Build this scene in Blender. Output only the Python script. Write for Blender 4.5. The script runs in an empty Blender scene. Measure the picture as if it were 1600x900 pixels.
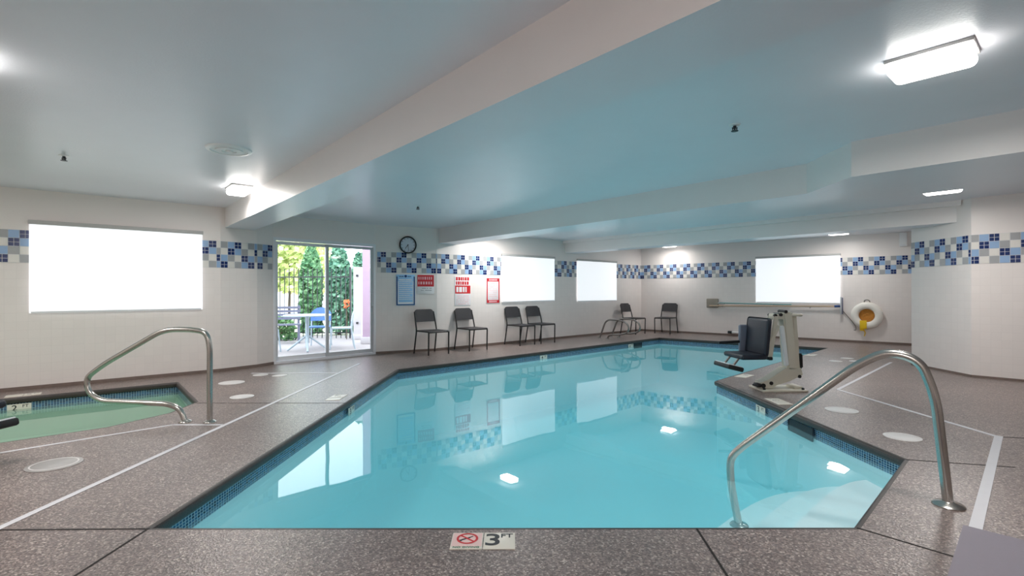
import bpy, bmesh, math, random
from mathutils import Vector, Matrix
from mathutils.geometry import tessellate_polygon
random.seed(7)
S = bpy.context.scene
C = S.collection
PI = math.pi

# ------------------------------------------------------------------ materials
def srgb(r, g, b):
    f = lambda c: (c/255/12.92) if c/255 <= .04045 else ((c/255+.055)/1.055)**2.4
    return (f(r), f(g), f(b), 1)

class NT:
    def __init__(s, name):
        s.m = bpy.data.materials.new(name); s.m.use_nodes = True
        s.t = s.m.node_tree; s.t.nodes.clear()
        s.out = s.n('ShaderNodeOutputMaterial')
    def n(s, t, **kw):
        nd = s.t.nodes.new(t)
        for k, v in kw.items():
            if k.startswith('i_'):
                key = k[2:]
                nd.inputs[int(key) if key.isdigit() else key.replace('_', ' ')].default_value = v
            else: setattr(nd, k, v)
        return nd
    def l(s, a, b): s.t.links.new(a, b)

def mat(name, col, rough=.5, metal=0., spec=.5, bump=0., bscale=60., var=0., vscale=3., emit=None, estr=0., coat=0.):
    t = NT(name)
    p = t.n('ShaderNodeBsdfPrincipled')
    p.inputs['Roughness'].default_value = rough; p.inputs['Metallic'].default_value = metal
    p.inputs['Specular IOR Level'].default_value = spec; p.inputs['Coat Weight'].default_value = coat
    tc = t.n('ShaderNodeTexCoord')
    nz = t.n('ShaderNodeTexNoise'); nz.inputs['Scale'].default_value = vscale; nz.inputs['Detail'].default_value = 4
    t.l(tc.outputs['Object'], nz.inputs['Vector'])
    mx = t.n('ShaderNodeMix', data_type='RGBA')
    d = tuple(c*(1-var) for c in col[:3])+(1,); u = tuple(min(1, c*(1+var)) for c in col[:3])+(1,)
    mx.inputs[6].default_value = d; mx.inputs[7].default_value = u
    t.l(nz.outputs['Fac'], mx.inputs[0]); t.l(mx.outputs[2], p.inputs['Base Color'])
    if bump:
        bn = t.n('ShaderNodeTexNoise'); bn.inputs['Scale'].default_value = bscale; bn.inputs['Detail'].default_value = 3
        t.l(tc.outputs['Object'], bn.inputs['Vector'])
        b = t.n('ShaderNodeBump'); b.inputs['Strength'].default_value = bump; b.inputs['Distance'].default_value = .01
        t.l(bn.outputs['Fac'], b.inputs['Height']); t.l(b.outputs['Normal'], p.inputs['Normal'])
    if emit:
        p.inputs['Emission Color'].default_value = emit; p.inputs['Emission Strength'].default_value = estr
    t.l(p.outputs[0], t.out.inputs[0])
    return t.m

def deck_material():
    t = NT('exposed_aggregate')
    p = t.n('ShaderNodeBsdfPrincipled'); p.inputs['Specular IOR Level'].default_value = .7
    tc = t.n('ShaderNodeTexCoord')
    v = t.n('ShaderNodeTexVoronoi'); v.inputs['Scale'].default_value = 125
    t.l(tc.outputs['Object'], v.inputs['Vector'])
    sep = t.n('ShaderNodeSeparateColor'); t.l(v.outputs['Color'], sep.inputs[0])
    r = t.n('ShaderNodeValToRGB'); e = r.color_ramp
    e.elements[0].position = 0; e.elements[0].color = srgb(92, 79, 76)
    e.elements[1].position = 1; e.elements[1].color = srgb(196, 182, 175)
    for pos, c in ((.35, (114, 100, 97)), (.62, (134, 119, 115)), (.86, (154, 137, 129))):
        el = e.elements.new(pos); el.color = srgb(*c)
    t.l(sep.outputs[0], r.inputs[0])
    n2 = t.n('ShaderNodeTexNoise'); n2.inputs['Scale'].default_value = 1.3; n2.inputs['Detail'].default_value = 5
    t.l(tc.outputs['Object'], n2.inputs['Vector'])
    rr = t.n('ShaderNodeMapRange'); rr.inputs[1].default_value = .3; rr.inputs[2].default_value = .7
    rr.inputs[3].default_value = .86; rr.inputs[4].default_value = 1.12
    t.l(n2.outputs['Fac'], rr.inputs[0])
    mx = t.n('ShaderNodeMix', data_type='RGBA', blend_type='MULTIPLY'); mx.inputs[0].default_value = 1
    t.l(r.outputs[0], mx.inputs[6]); t.l(rr.outputs[0], mx.inputs[7])
    t.l(mx.outputs[2], p.inputs['Base Color'])
    b = t.n('ShaderNodeBump'); b.inputs['Strength'].default_value = .25; b.inputs['Distance'].default_value = .004
    t.l(v.outputs['Distance'], b.inputs['Height']); t.l(b.outputs['Normal'], p.inputs['Normal'])
    p.inputs['Roughness'].default_value = .31
    t.l(p.outputs[0], t.out.inputs[0])
    return t.m

def wall_material(name, col, tile=True):
    """paint above, glazed white wall tile with faint joints below the band"""
    t = NT(name)
    p = t.n('ShaderNodeBsdfPrincipled'); p.inputs['Roughness'].default_value = .38
    uv = t.n('ShaderNodeUVMap')
    br = t.n('ShaderNodeTexBrick'); br.offset = 0
    br.inputs['Scale'].default_value = 1; br.inputs['Brick Width'].default_value = .105; br.inputs['Row Height'].default_value = .105
    br.inputs['Mortar Size'].default_value = .0022; br.inputs['Mortar Smooth'].default_value = .3
    br.inputs['Color1'].default_value = col; br.inputs['Color2'].default_value = tuple(c*.975 for c in col[:3])+(1,)
    br.inputs['Mortar'].default_value = tuple(c*.93 for c in col[:3])+(1,)
    t.l(uv.outputs[0], br.inputs['Vector'])
    sx = t.n('ShaderNodeSeparateXYZ'); t.l(uv.outputs[0], sx.inputs[0])
    lt = t.n('ShaderNodeMath', operation='LESS_THAN'); lt.inputs[1].default_value = 1.56
    t.l(sx.outputs[1], lt.inputs[0])
    mx = t.n('ShaderNodeMix', data_type='RGBA'); mx.inputs[6].default_value = col
    t.l(lt.outputs[0], mx.inputs[0]); t.l(br.outputs[0], mx.inputs[7]); t.l(mx.outputs[2], p.inputs['Base Color'])
    tc = t.n('ShaderNodeTexCoord')
    bn = t.n('ShaderNodeTexNoise'); bn.inputs['Scale'].default_value = 70
    t.l(tc.outputs['Object'], bn.inputs['Vector'])
    b = t.n('ShaderNodeBump'); b.inputs['Strength'].default_value = .06; b.inputs['Distance'].default_value = .01
    t.l(bn.outputs['Fac'], b.inputs['Height']); t.l(b.outputs['Normal'], p.inputs['Normal'])
    t.l(p.outputs[0], t.out.inputs[0])
    return t.m

def water_material(name, veil, veil_fac, absorb, density, glowc, glows):
    t = NT(name)
    fr = t.n('ShaderNodeFresnel'); fr.inputs[0].default_value = 1.45
    tc = t.n('ShaderNodeTexCoord')
    nz = t.n('ShaderNodeTexNoise'); nz.inputs['Scale'].default_value = 2.2; nz.inputs['Detail'].default_value = 1.5
    t.l(tc.outputs['Object'], nz.inputs['Vector'])
    b = t.n('ShaderNodeBump'); b.inputs['Strength'].default_value = .05; b.inputs['Distance'].default_value = .02
    t.l(nz.outputs['Fac'], b.inputs['Height'])
    t.l(b.outputs[0], fr.inputs['Normal'])
    geo = t.n('ShaderNodeNewGeometry')
    inv = t.n('ShaderNodeMath', operation='SUBTRACT'); inv.inputs[0].default_value = 1
    t.l(geo.outputs['Backfacing'], inv.inputs[1])
    mul = t.n('ShaderNodeMath', operation='MULTIPLY'); t.l(fr.outputs[0], mul.inputs[0]); t.l(inv.outputs[0], mul.inputs[1])
    gl = t.n('ShaderNodeBsdfGlossy'); gl.inputs['Roughness'].default_value = .015; t.l(b.outputs[0], gl.inputs['Normal'])
    tr = t.n('ShaderNodeBsdfTransparent'); tr.inputs[0].default_value = (1, 1, 1, 1)
    df = t.n('ShaderNodeBsdfDiffuse'); df.inputs[0].default_value = veil
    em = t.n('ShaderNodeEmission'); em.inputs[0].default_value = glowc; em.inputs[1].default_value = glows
    ad = t.n('ShaderNodeAddShader'); t.l(df.outputs[0], ad.inputs[0]); t.l(em.outputs[0], ad.inputs[1])   # added glow stands in for light scattered by the cloudy water
    m1 = t.n('ShaderNodeMixShader'); m1.inputs[0].default_value = veil_fac
    t.l(tr.outputs[0], m1.inputs[1]); t.l(ad.outputs[0], m1.inputs[2])
    m2 = t.n('ShaderNodeMixShader'); t.l(mul.outputs[0], m2.inputs[0])
    t.l(m1.outputs[0], m2.inputs[1]); t.l(gl.outputs[0], m2.inputs[2])
    va = t.n('ShaderNodeVolumeAbsorption'); va.inputs[0].default_value = absorb; va.inputs[1].default_value = density
    t.l(m2.outputs[0], t.out.inputs['Surface']); t.l(va.outputs[0], t.out.inputs['Volume'])
    return t.m

def glass_material():
    t = NT('clear_glass')
    fr = t.n('ShaderNodeFresnel'); fr.inputs[0].default_value = 1.4
    gl = t.n('ShaderNodeBsdfGlossy'); gl.inputs['Roughness'].default_value = .01
    tr = t.n('ShaderNodeBsdfTransparent'); tr.inputs[0].default_value = (.95, .98, .97, 1)
    m = t.n('ShaderNodeMixShader'); t.l(fr.outputs[0], m.inputs[0]); t.l(tr.outputs[0], m.inputs[1]); t.l(gl.outputs[0], m.inputs[2])
    t.l(m.outputs[0], t.out.inputs[0])
    return t.m

def mosaic_material():
    t = NT('blue_mosaic')
    p = t.n('ShaderNodeBsdfPrincipled'); p.inputs['Roughness'].default_value = .2
    uv = t.n('ShaderNodeUVMap')
    br = t.n('ShaderNodeTexBrick'); br.offset = 0; br.inputs['Scale'].default_value = 1
    br.inputs['Brick Width'].default_value = .026; br.inputs['Row Height'].default_value = .026
    br.inputs['Mortar Size'].default_value = .003; br.inputs['Bias'].default_value = -.1
    br.inputs['Color1'].default_value = srgb(14, 36, 68); br.inputs['Color2'].default_value = srgb(48, 100, 146)
    br.inputs['Mortar'].default_value = srgb(156, 184, 200)
    t.l(uv.outputs[0], br.inputs['Vector']); t.l(br.outputs[0], p.inputs['Base Color'])
    t.l(p.outputs[0], t.out.inputs[0])
    return t.m

def leaf_material(name, a, b):
    t = NT(name)
    p = t.n('ShaderNodeBsdfPrincipled'); p.inputs['Roughness'].default_value = .6
    oi = t.n('ShaderNodeNewGeometry')
    mx = t.n('ShaderNodeMix', data_type='RGBA'); mx.inputs[6].default_value = a; mx.inputs[7].default_value = b
    t.l(oi.outputs['Random Per Island'], mx.inputs[0]); t.l(mx.outputs[2], p.inputs['Base Color'])
    t.l(p.outputs[0], t.out.inputs[0])
    return t.m

M = dict(
    deck=deck_material(),
    coping=mat('wet_shaded_coping', srgb(58, 50, 47), .4, var=.25, vscale=40, bump=.2, bscale=120),  # deck brown darkened to hold the shadow and wetness of the lip
    ceiling=mat('ceiling_paint', srgb(234, 235, 242), .30, bump=.12, bscale=90, var=.03),
    beam=mat('beam_paint', srgb(234, 229, 227), .38, bump=.06, bscale=90, var=.02),
    wall=wall_material('wall_glazed', srgb(235, 227, 223)),
    base=mat('shaded_cove_base', srgb(120, 104, 96), .5, var=.2, vscale=20),  # curb tone with the thin shadow at the wall foot put into it
    plaster=mat('glowing_pool_plaster', srgb(206, 234, 236), .6, var=.03, emit=(.32, .74, .82, 1), estr=.11),  # slight teal emission added, standing in for light scattered under water
    step=mat('glowing_step_plaster', srgb(248, 250, 250), .6, var=.02, emit=(.8, .95, 1, 1), estr=.10),  # emission added so the treads look brighter through the water
    spa_plaster=mat('spa_plaster', srgb(196, 220, 206), .6, var=.05),
    mosaic=mosaic_material(),
    t_white=mat('tile_white', srgb(228, 224, 218), .25), t_grey=mat('tile_grey', srgb(165, 166, 168), .25, var=.06, vscale=8),
    t_light=mat('tile_light_blue', srgb(146, 176, 212), .25, var=.08, vscale=8), t_dark=mat('tile_dark_blue', srgb(14, 42, 100), .2, var=.2, vscale=8),
    grout=mat('tile_grout', srgb(205, 206, 208), .6),
    steel=mat('brushed_steel', srgb(190, 186, 180), .24, metal=1., var=.08, vscale=12),
    steel_dull=mat('dull_steel', srgb(150, 146, 142), .35, metal=1., var=.1),
    black=mat('black_tube', srgb(30, 29, 30), .4), charcoal=mat('charcoal_plastic', srgb(54, 52, 55), .55, bump=.15, bscale=150, var=.08),
    white=mat('white_enamel', srgb(240, 240, 240), .3), frame=mat('white_vinyl', srgb(232, 232, 236), .35),
    greyframe=mat('grey_aluminium', srgb(196, 198, 202), .4),
    shade=mat('glowing_roller_fabric', srgb(238, 241, 246), .8, emit=(.96, .975, 1, 1), estr=.56),  # emission stands in for daylight coming through the fabric
    shade_box=mat('roller_cassette', srgb(190, 188, 186), .5),
    glow=mat('lit_diffuser', srgb(250, 250, 250), .4, emit=(1, .97, .92, 1), estr=9),
    glass=glass_material(),
    drain=mat('white_drain_plastic', srgb(214, 212, 216), .5, var=.05, vscale=10),
    joint=mat('dark_joint', srgb(38, 33, 32), .8), lid=mat('white_lid', srgb(226, 222, 220), .45, var=.06),
    lid_worn=mat('worn_lid', srgb(176, 172, 170), .4, var=.2, vscale=9),
    marker=mat('marker_tile', srgb(232, 226, 214), .3, var=.04), pink=mat('marker_pink', srgb(240, 205, 200), .3),
    ink=mat('marker_ink', srgb(35, 33, 38), .4), red=mat('sign_red', srgb(205, 40, 48), .4), green_ink=mat('green_ink', srgb(90, 130, 110), .4),
    sign_white=mat('sign_white', srgb(240, 236, 238), .4), sign_blue=mat('sign_blue', srgb(158, 202, 240), .35), navy=mat('sign_navy', srgb(26, 62, 120), .35),
    pale_pink=mat('sign_pink', srgb(236, 190, 196), .4),
    clock_face=mat('clock_face', srgb(214, 218, 228), .4),
    bench=mat('grey_block_top', srgb(134, 126, 138), .6, bump=.15, bscale=80, var=.06),
    beige=mat('beige_powder_coat', srgb(205, 199, 184), .38, var=.05), navy_pad=mat('dark_navy_pad', srgb(28, 32, 44), .5),
    grey_pad=mat('grey_blue_shell', srgb(110, 116, 132), .45), lift_white=mat('pale_cover', srgb(226, 230, 232), .35),
    rubber=mat('black_rubber', srgb(18, 18, 20), .5),
    buoy=mat('ring_white', srgb(240, 236, 228), .5), yellow=mat('yellow_webbing', srgb(240, 200, 20), .5), rope=mat('tan_rope', srgb(206, 140, 58), .7, bump=.5, bscale=90, var=.25, vscale=40),
    teal_pole=mat('teal_pole', srgb(120, 176, 178), .35), tan_pole=mat('tan_pole', srgb(196, 172, 146), .5, var=.1), net=mat('net_frame', srgb(150, 142, 130), .6, var=.15, vscale=30, bump=.4, bscale=120),
    dark=mat('skimmer_dark', srgb(16, 26, 36), .5),
    patio=mat('patio_concrete', srgb(158, 150, 152), .8, var=.10), iron=mat('black_iron', srgb(40, 42, 48), .4),
    stucco_w=mat('white_post', srgb(196, 190, 194), .7), stucco_p=mat('pink_stucco', srgb(176, 150, 172), .7),
    pchair=mat('pale_patio_plastic', srgb(176, 190, 202), .4), bchair=mat('blue_patio_plastic', srgb(84, 122, 186), .4), slat=mat('grey_slat', srgb(112, 114, 134), .5),
    leaf1=leaf_material('hedge_leaf', srgb(70, 124, 86), srgb(146, 188, 138)), leaf2=leaf_material('hedge_leaf_dark', srgb(62, 118, 98), srgb(138, 184, 154)),
    leaf3=leaf_material('yellow_leaf', srgb(160, 180, 96), srgb(226, 230, 170)), leaf4=leaf_material('low_leaf', srgb(50, 100, 60), srgb(120, 160, 100)),
    orange=leaf_material('orange_petal', srgb(240, 120, 60), srgb(255, 160, 110)), bark=mat('bark', srgb(96, 80, 66), .8, var=.2),
    ground=mat('pale_ground', srgb(214, 210, 190), .9, var=.1, vscale=1),
)

# ------------------------------------------------------------------ mesh helper
class MB:
    def __init__(s): s.v = []; s.f = []; s.mi = []; s.uv = []; s.sm = []
    def add(s, vs, fs, mi=0, uvs=None, smooth=False):
        o = len(s.v); s.v += [tuple(v) for v in vs]
        for k, f in enumerate(fs):
            s.f.append([o+i for i in f]); s.mi.append(mi); s.sm.append(smooth)
            s.uv.append(uvs[k] if uvs else [(0, 0)]*len(f))
        return s
    def frombm(s, bm, mi=0, smooth=False, mtx=None):
        if mtx is not None: bm.transform(mtx)
        bm.verts.ensure_lookup_table(); bm.verts.index_update()
        s.add([v.co[:] for v in bm.verts], [[v.index for v in f.verts] for f in bm.faces], mi, None, smooth); bm.free(); return s
    def box(s, c, d, mi=0, rz=0., bev=0., seg=2, mtx=None):
        bm = bmesh.new(); bmesh.ops.create_cube(bm, size=1)
        bmesh.ops.scale(bm, vec=d, verts=bm.verts)
        if bev: bmesh.ops.bevel(bm, geom=bm.edges[:], offset=bev, segments=seg, affect='EDGES', profile=.5)
        m = Matrix.Translation(c) @ Matrix.Rotation(rz, 4, 'Z')
        if mtx is not None: m = m @ mtx
        return s.frombm(bm, mi, bool(bev), m)
    def beam(s, a, b, w, h, mi=0, bev=0., up=(0, 0, 1)):
        """box from a to b, w across, h along up"""
        a = Vector(a); b = Vector(b); x = (b-a); L = x.length; x.normalize(); u = Vector(up)
        y = u.cross(x)
        if y.length < 1e-4: y = Vector((0, 1, 0)).cross(x)
        y.normalize(); z = x.cross(y)
        m = Matrix(((x.x, y.x, z.x, 0), (x.y, y.y, z.y, 0), (x.z, y.z, z.z, 0), (0, 0, 0, 1)))
        bm = bmesh.new(); bmesh.ops.create_cube(bm, size=1); bmesh.ops.scale(bm, vec=(L, w, h), verts=bm.verts)
        if bev: bmesh.ops.bevel(bm, geom=bm.edges[:], offset=bev, segments=2, affect='EDGES')
        return s.frombm(bm, mi, bool(bev), Matrix.Translation((a+b)/2) @ m)
    def prism(s, poly, z0, z1, mi=0, cap=True):
        n = len(poly); A = sum(poly[i][0]*poly[(i+1) % n][1]-poly[(i+1) % n][0]*poly[i][1] for i in range(n))
        if A < 0: poly = poly[::-1]
        vs = [(p[0], p[1], z0) for p in poly]+[(p[0], p[1], z1) for p in poly]
        fs = [[i, (i+1) % n, n+(i+1) % n, n+i] for i in range(n)]
        if cap:
            for t in tessellate_polygon([[Vector((p[0], p[1], 0)) for p in poly]]):
                a = [poly[i] for i in t]
                if (a[1][0]-a[0][0])*(a[2][1]-a[0][1])-(a[1][1]-a[0][1])*(a[2][0]-a[0][0]) < 0: t = t[::-1]
                fs.append([n+i for i in t]); fs.append([i for i in t][::-1])
        return s.add(vs, fs, mi)
    def tube(s, pts, r, mi=0, seg=14, fil=0., cap=True, nf=7):
        P = [Vector(p) for p in pts]
        if fil:
            Q = [P[0]]
            for i in range(1, len(P)-1):
                a, b, c = P[i-1], P[i], P[i+1]; u = (a-b); w = (c-b)
                f = fil[i] if isinstance(fil, (list, tuple)) else fil
                d = min(f, u.length*.49, w.length*.49); p0 = b+u.normalized()*d; p1 = b+w.normalized()*d
                for k in range(nf+1):
                    t = k/nf; Q.append(p0*(1-t)**2+b*2*t*(1-t)+p1*t*t)
            Q.append(P[-1]); P = Q
        tan = []
        for i in range(len(P)):
            a = P[max(i-1, 0)]; b = P[min(i+1, len(P)-1)]; tan.append((b-a).normalized())
        n = tan[0].orthogonal().normalized(); vs = []
        for i, p in enumerate(P):
            n = (n-tan[i]*n.dot(tan[i])).normalized(); bb = tan[i].cross(n)
            rr = r[min(i, len(r)-1)] if isinstance(r, (list, tuple)) else r
            for k in range(seg):
                a = 2*PI*k/seg; vs.append(p+(n*math.cos(a)+bb*math.sin(a))*rr)
        fs = []
        for i in range(len(P)-1):
            for k in range(seg):
                fs.append([i*seg+k, i*seg+(k+1) % seg, (i+1)*seg+(k+1) % seg, (i+1)*seg+k])
        s.add(vs, fs, mi, None, True)
        if cap:
            s.add(vs[:seg], [list(range(seg))[::-1]], mi); s.add(vs[-seg:], [list(range(seg))], mi)
        return s
    def lathe(s, prof, c=(0, 0, 0), mi=0, seg=32, mtx=None, sx=1, sy=1):
        vs = []; fs = []; n = len(prof)
        for r, z in prof:
            for k in range(seg):
                a = 2*PI*k/seg; v = Vector((r*math.cos(a)*sx, r*math.sin(a)*sy, z))
                vs.append(v)
        for i in range(n-1):
            for k in range(seg): fs.append([i*seg+k, i*seg+(k+1) % seg, (i+1)*seg+(k+1) % seg, (i+1)*seg+k])
        if prof[0][0] > 1e-6: fs.append(list(range(seg))[::-1])
        if prof[-1][0] > 1e-6: fs.append([(n-1)*seg+k for k in range(seg)])
        m = Matrix.Translation(c)
        if mtx is not None: m = m @ mtx
        return s.add([m @ v for v in vs], fs, mi, None, True)
    def build(s, name, mats, parent=None, weld=False, auto=True):
        me = bpy.data.meshes.new(name); me.from_pydata(s.v, [], s.f)
        uvl = me.uv_layers.new(name='UVMap'); i = 0
        for f in s.uv:
            for u in f: uvl.data[i].uv = u; i += 1
        me.polygons.foreach_set('material_index', s.mi); me.polygons.foreach_set('use_smooth', s.sm)
        for m in (mats if isinstance(mats, (list, tuple)) else [mats]): me.materials.append(m)
        me.update()
        if auto and any(s.sm):
            try: me.set_sharp_from_angle(angle=math.radians(40))
            except Exception: pass
        o = bpy.data.objects.new(name, me); C.objects.link(o)
        if parent is not None: o.parent = parent
        return o

def tag(o, label=None, cat=None, group=None, kind=None):
    if label: o['label'] = label
    if cat: o['category'] = cat
    if group: o['group'] = group
    if kind: o['kind'] = kind
    return o
def struct(o): o['kind'] = 'structure'; return o
def thing(name, label, cat, loc=(0, 0, 0), rz=0., group=None):
    o = bpy.data.objects.new(name, None); C.objects.link(o); o.empty_display_size = .1
    o.location = loc; o.rotation_euler = (0, 0, rz)
    return tag(o, label, cat, group)
def dup(root, loc, rz, label, group=None):
    r = root.copy(); C.objects.link(r); r.location = loc; r.rotation_euler = (0, 0, rz); r['label'] = label
    if group: r['group'] = group
    for ch in list(root.children):
        c = ch.copy(); C.objects.link(c); c.parent = r
        for g in list(ch.children):
            d = g.copy(); C.objects.link(d); d.parent = c
    return r
def V2(a, b): return (b[0]-a[0], b[1]-a[1])
def along(a, b, s, off=0.):
    dx, dy = V2(a, b); L = math.hypot(dx, dy); dx /= L; dy /= L
    return (a[0]+dx*s+dy*off, a[1]+dy*s-dx*off)          # off > 0 is into the room
def ang(a, b): return math.atan2(b[1]-a[1], b[0]-a[0])
def dist(a, b): return math.hypot(b[0]-a[0], b[1]-a[1])
def text_mesh(body, size, extrude=.0015, align='CENTER'):
    cu = bpy.data.curves.new('lettering', 'FONT'); cu.body = body; cu.size = size; cu.extrude = extrude
    cu.align_x = align; cu.align_y = 'CENTER'; cu.offset = size*.012
    o = bpy.data.objects.new('lettering_tmp', cu); C.objects.link(o)
    dg = bpy.context.evaluated_depsgraph_get(); me = bpy.data.meshes.new_from_object(o.evaluated_get(dg))
    bpy.data.objects.remove(o); return me
def text_obj(body, size, m, parent, mtx, extrude=.0015, sx=1., align='CENTER'):
    me = text_mesh(body, size, extrude, align); me.transform(mtx @ Matrix.Diagonal((sx, 1, 1, 1)))
    me.materials.clear(); me.materials.append(m)
    o = bpy.data.objects.new('lettering', me); C.objects.link(o); o.parent = parent; return o

# ------------------------------------------------------------------ plan (metres; camera above the origin)
HC = 2.47; ZB = 1.56
A0 = (-8.264, 4.168); P1 = (-4.374, 7.504); P2 = (-4.049, 7.941); P3 = (-3.933, 8.23); P4 = (-2.61, 9.56)
P5 = (-1.517, 10.105); P6 = (1.208, 12.603); P7 = (3.885, 15.033); P8 = (9.17, 10.365)
W1 = (6.41, 8.02); W2 = (6.343, 6.902); W4 = (9.42, 3.62); R1 = (2.07, -3.18)
P0 = (-6.139, 5.991)
room = [A0, P1, P2, P3, P4, P5, P6, P7, P8, W1, W2, W4, R1]
POOL = [(-1.84, 2.54), (-1.756, 7.694), (3.768, 12.802), (6.572, 10.415), (2.706, 6.652), (2.787, 3.543), (1.737, 2.53)]
SPA = [(-3.60, 4.44), (-3.40, 4.95), (-3.44, 5.445), (-4.451, 6.63), (-6.55, 4.94), (-5.10, 3.03)]
WZ = -.135

def wallseg(mb, a, b, holes=(), z0=0., z1=HC, th=.14, u0=0.):
    L = dist(a, b); S_ = sorted({0., L, *[h[0] for h in holes], *[h[1] for h in holes]})
    Z_ = sorted({z0, z1, *[h[2] for h in holes], *[h[3] for h in holes]})
    for i in range(len(S_)-1):
        for j in range(len(Z_)-1):
            sc = (S_[i]+S_[i+1])/2; zc = (Z_[j]+Z_[j+1])/2
            if any(h[0] < sc < h[1] and h[2] < zc < h[3] for h in holes): continue
            c = [along(a, b, S_[i]), along(a, b, S_[i+1]), along(a, b, S_[i+1], -th), along(a, b, S_[i], -th)]
            vs = [(p[0], p[1], z) for z in (Z_[j], Z_[j+1]) for p in c]
            fs = [[0, 1, 5, 4], [1, 2, 6, 5], [2, 3, 7, 6], [3, 0, 4, 7], [4, 5, 6, 7], [0, 3, 2, 1]]
            u = [S_[i]+u0, S_[i+1]+u0, S_[i+1]+u0, S_[i]+u0]; zz = [Z_[j]]*4+[Z_[j+1]]*4
            mb.add(vs, fs, 0, [[(u[k % 4], zz[k]) for k in f] for f in fs])

# windows: wall a->b, s0, s1, z0, z1
LW0 = dist(A0, P0)
WIN = {'window_1': (A0, P1, LW0+.255+.04, LW0+2.085-.04, .97, 2.0), 'window_2': (P5, P6, 1.765, 3.425, .98, 1.96),
       'window_3': (P6, P7, .68, 2.30, .95, 1.95), 'window_4': (P7, P8, 3.265, 5.02, .92, 1.98)}
wl = {}
def mk(name, segs):
    mb = MB(); u = 0.
    for a, b, holes in segs:
        wallseg(mb, a, b, holes, u0=u); u += dist(a, b)
    return struct(mb.build(name, M['wall']))
h = lambda n: [WIN[n][2:]]
DOOR = (0.0, dist(P3, P4), 0., 2.10)
mk('wall_left', [(A0, P1, h('window_1')), (P1, P2, ()), (P2, P3, ())])
mk('wall_door', [(P3, P4, [DOOR]), (P4, P5, ())])
mk('wall_far', [(P5, P6, h('window_2')), (P6, P7, h('window_3'))])
mk('wall_end', [(P7, P8, h('window_4'))])
mk('wall_right', [(P8, W1, ()), (W1, W2, ()), (W2, W4, ())])
mk('wall_rear', [(W4, R1, ()), (R1, A0, ())])

def strip(segs, z0, z1, th, name, m, off=0.):
    mb = MB()
    for a, b, s0, s1 in segs:
        c = [along(a, b, s0, off), along(a, b, s1, off), along(a, b, s1, off+th), along(a, b, s0, off+th)]
        mb.prism(c, z0, z1)
    return struct(mb.build(name, m))
full = lambda *ps: [(ps[i], ps[i+1], 0, dist(ps[i], ps[i+1])) for i in range(len(ps)-1)]
strip(full(A0, P1, P2, P3), 0, .045, .014, 'baseboard_left', M['base'])
strip(full(P4, P5), 0, .045, .014, 'baseboard_door', M['base'])
strip(full(P5, P6, P7), 0, .05, .014, 'baseboard_far', M['base'])
strip(full(P7, P8), 0, .05, .014, 'baseboard_end', M['base'])
strip(full(P8, W1, W2, W4), 0, .03, .01, 'baseboard_right', M['base'])

# checker tile band --------------------------------------------------
PAT = ((1, 2, 3, 0), (0, 3, 2, 1), (2, 1, 0, 3), (3, 0, 1, 2))      # rows from the top: 0 white 1 grey 2 light 3 dark
def band(name, segs, ph=0.):
    mb = MB(); T = .1; u = ph
    for a, b, s0, s1 in segs:
        c = [along(a, b, s0), along(a, b, s1), along(a, b, s1, .004), along(a, b, s0, .004)]
        mb.prism(c, ZB, ZB+.4, 4)
        s = s0
        while s < s1-1e-6:
            k = math.floor((u+s)/T+1e-6); e = min(s1, (k+1)*T-u)
            for r in range(4):
                col = PAT[r][k % 4]; zt = ZB+.4-r*T
                cells = [(s, e, zt-T, zt)]
                if col == 3:
                    m_ = (k+.5)*T-u; cells = []
                    for x0, x1 in ((s, min(e, m_)), (max(s, m_), e)):
                        if x1-x0 > .004:
                            cells += [(x0, x1, zt-T/2, zt), (x0, x1, zt-T, zt-T/2)]
                for x0, x1, y0, y1 in cells:
                    g = .0028
                    if x1-x0 < .01: continue
                    q = [along(a, b, x0+g, .0065), along(a, b, x1-g, .0065)]
                    mb.add([(q[0][0], q[0][1], y0+g), (q[1][0], q[1][1], y0+g), (q[1][0], q[1][1], y1-g), (q[0][0], q[0][1], y1-g)], [[0, 1, 2, 3]], col)
            s = e
        u += 0
    return struct(mb.build(name, [M['t_white'], M['t_grey'], M['t_light'], M['t_dark'], M['grout']]))
band('trim_1', [(A0, P1, 0, WIN['window_1'][2]-.04), (A0, P1, WIN['window_1'][3]+.04, dist(A0, P1))], .03)
band('trim_2', [(P1, P2, 0, dist(P1, P2)), (P2, P3, 0, dist(P2, P3)-.02)], .0)
band('trim_3', [(P4, P5, .03, dist(P4, P5))], .1)
band('trim_4', [(P5, P6, 0, 1.725), (P5, P6, 3.465, dist(P5, P6))], .0)
band('trim_5', [(P6, P7, 0, .64), (P6, P7, 2.34, dist(P6, P7))], .05)
band('trim_6', [(P7, P8, 0, 3.225), (P7, P8, 5.06, dist(P7, P8))], .0)
band('trim_7', [(W1, W2, 0, dist(W1, W2)), (W2, W4, 0, dist(W2, W4))], .02)

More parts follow.
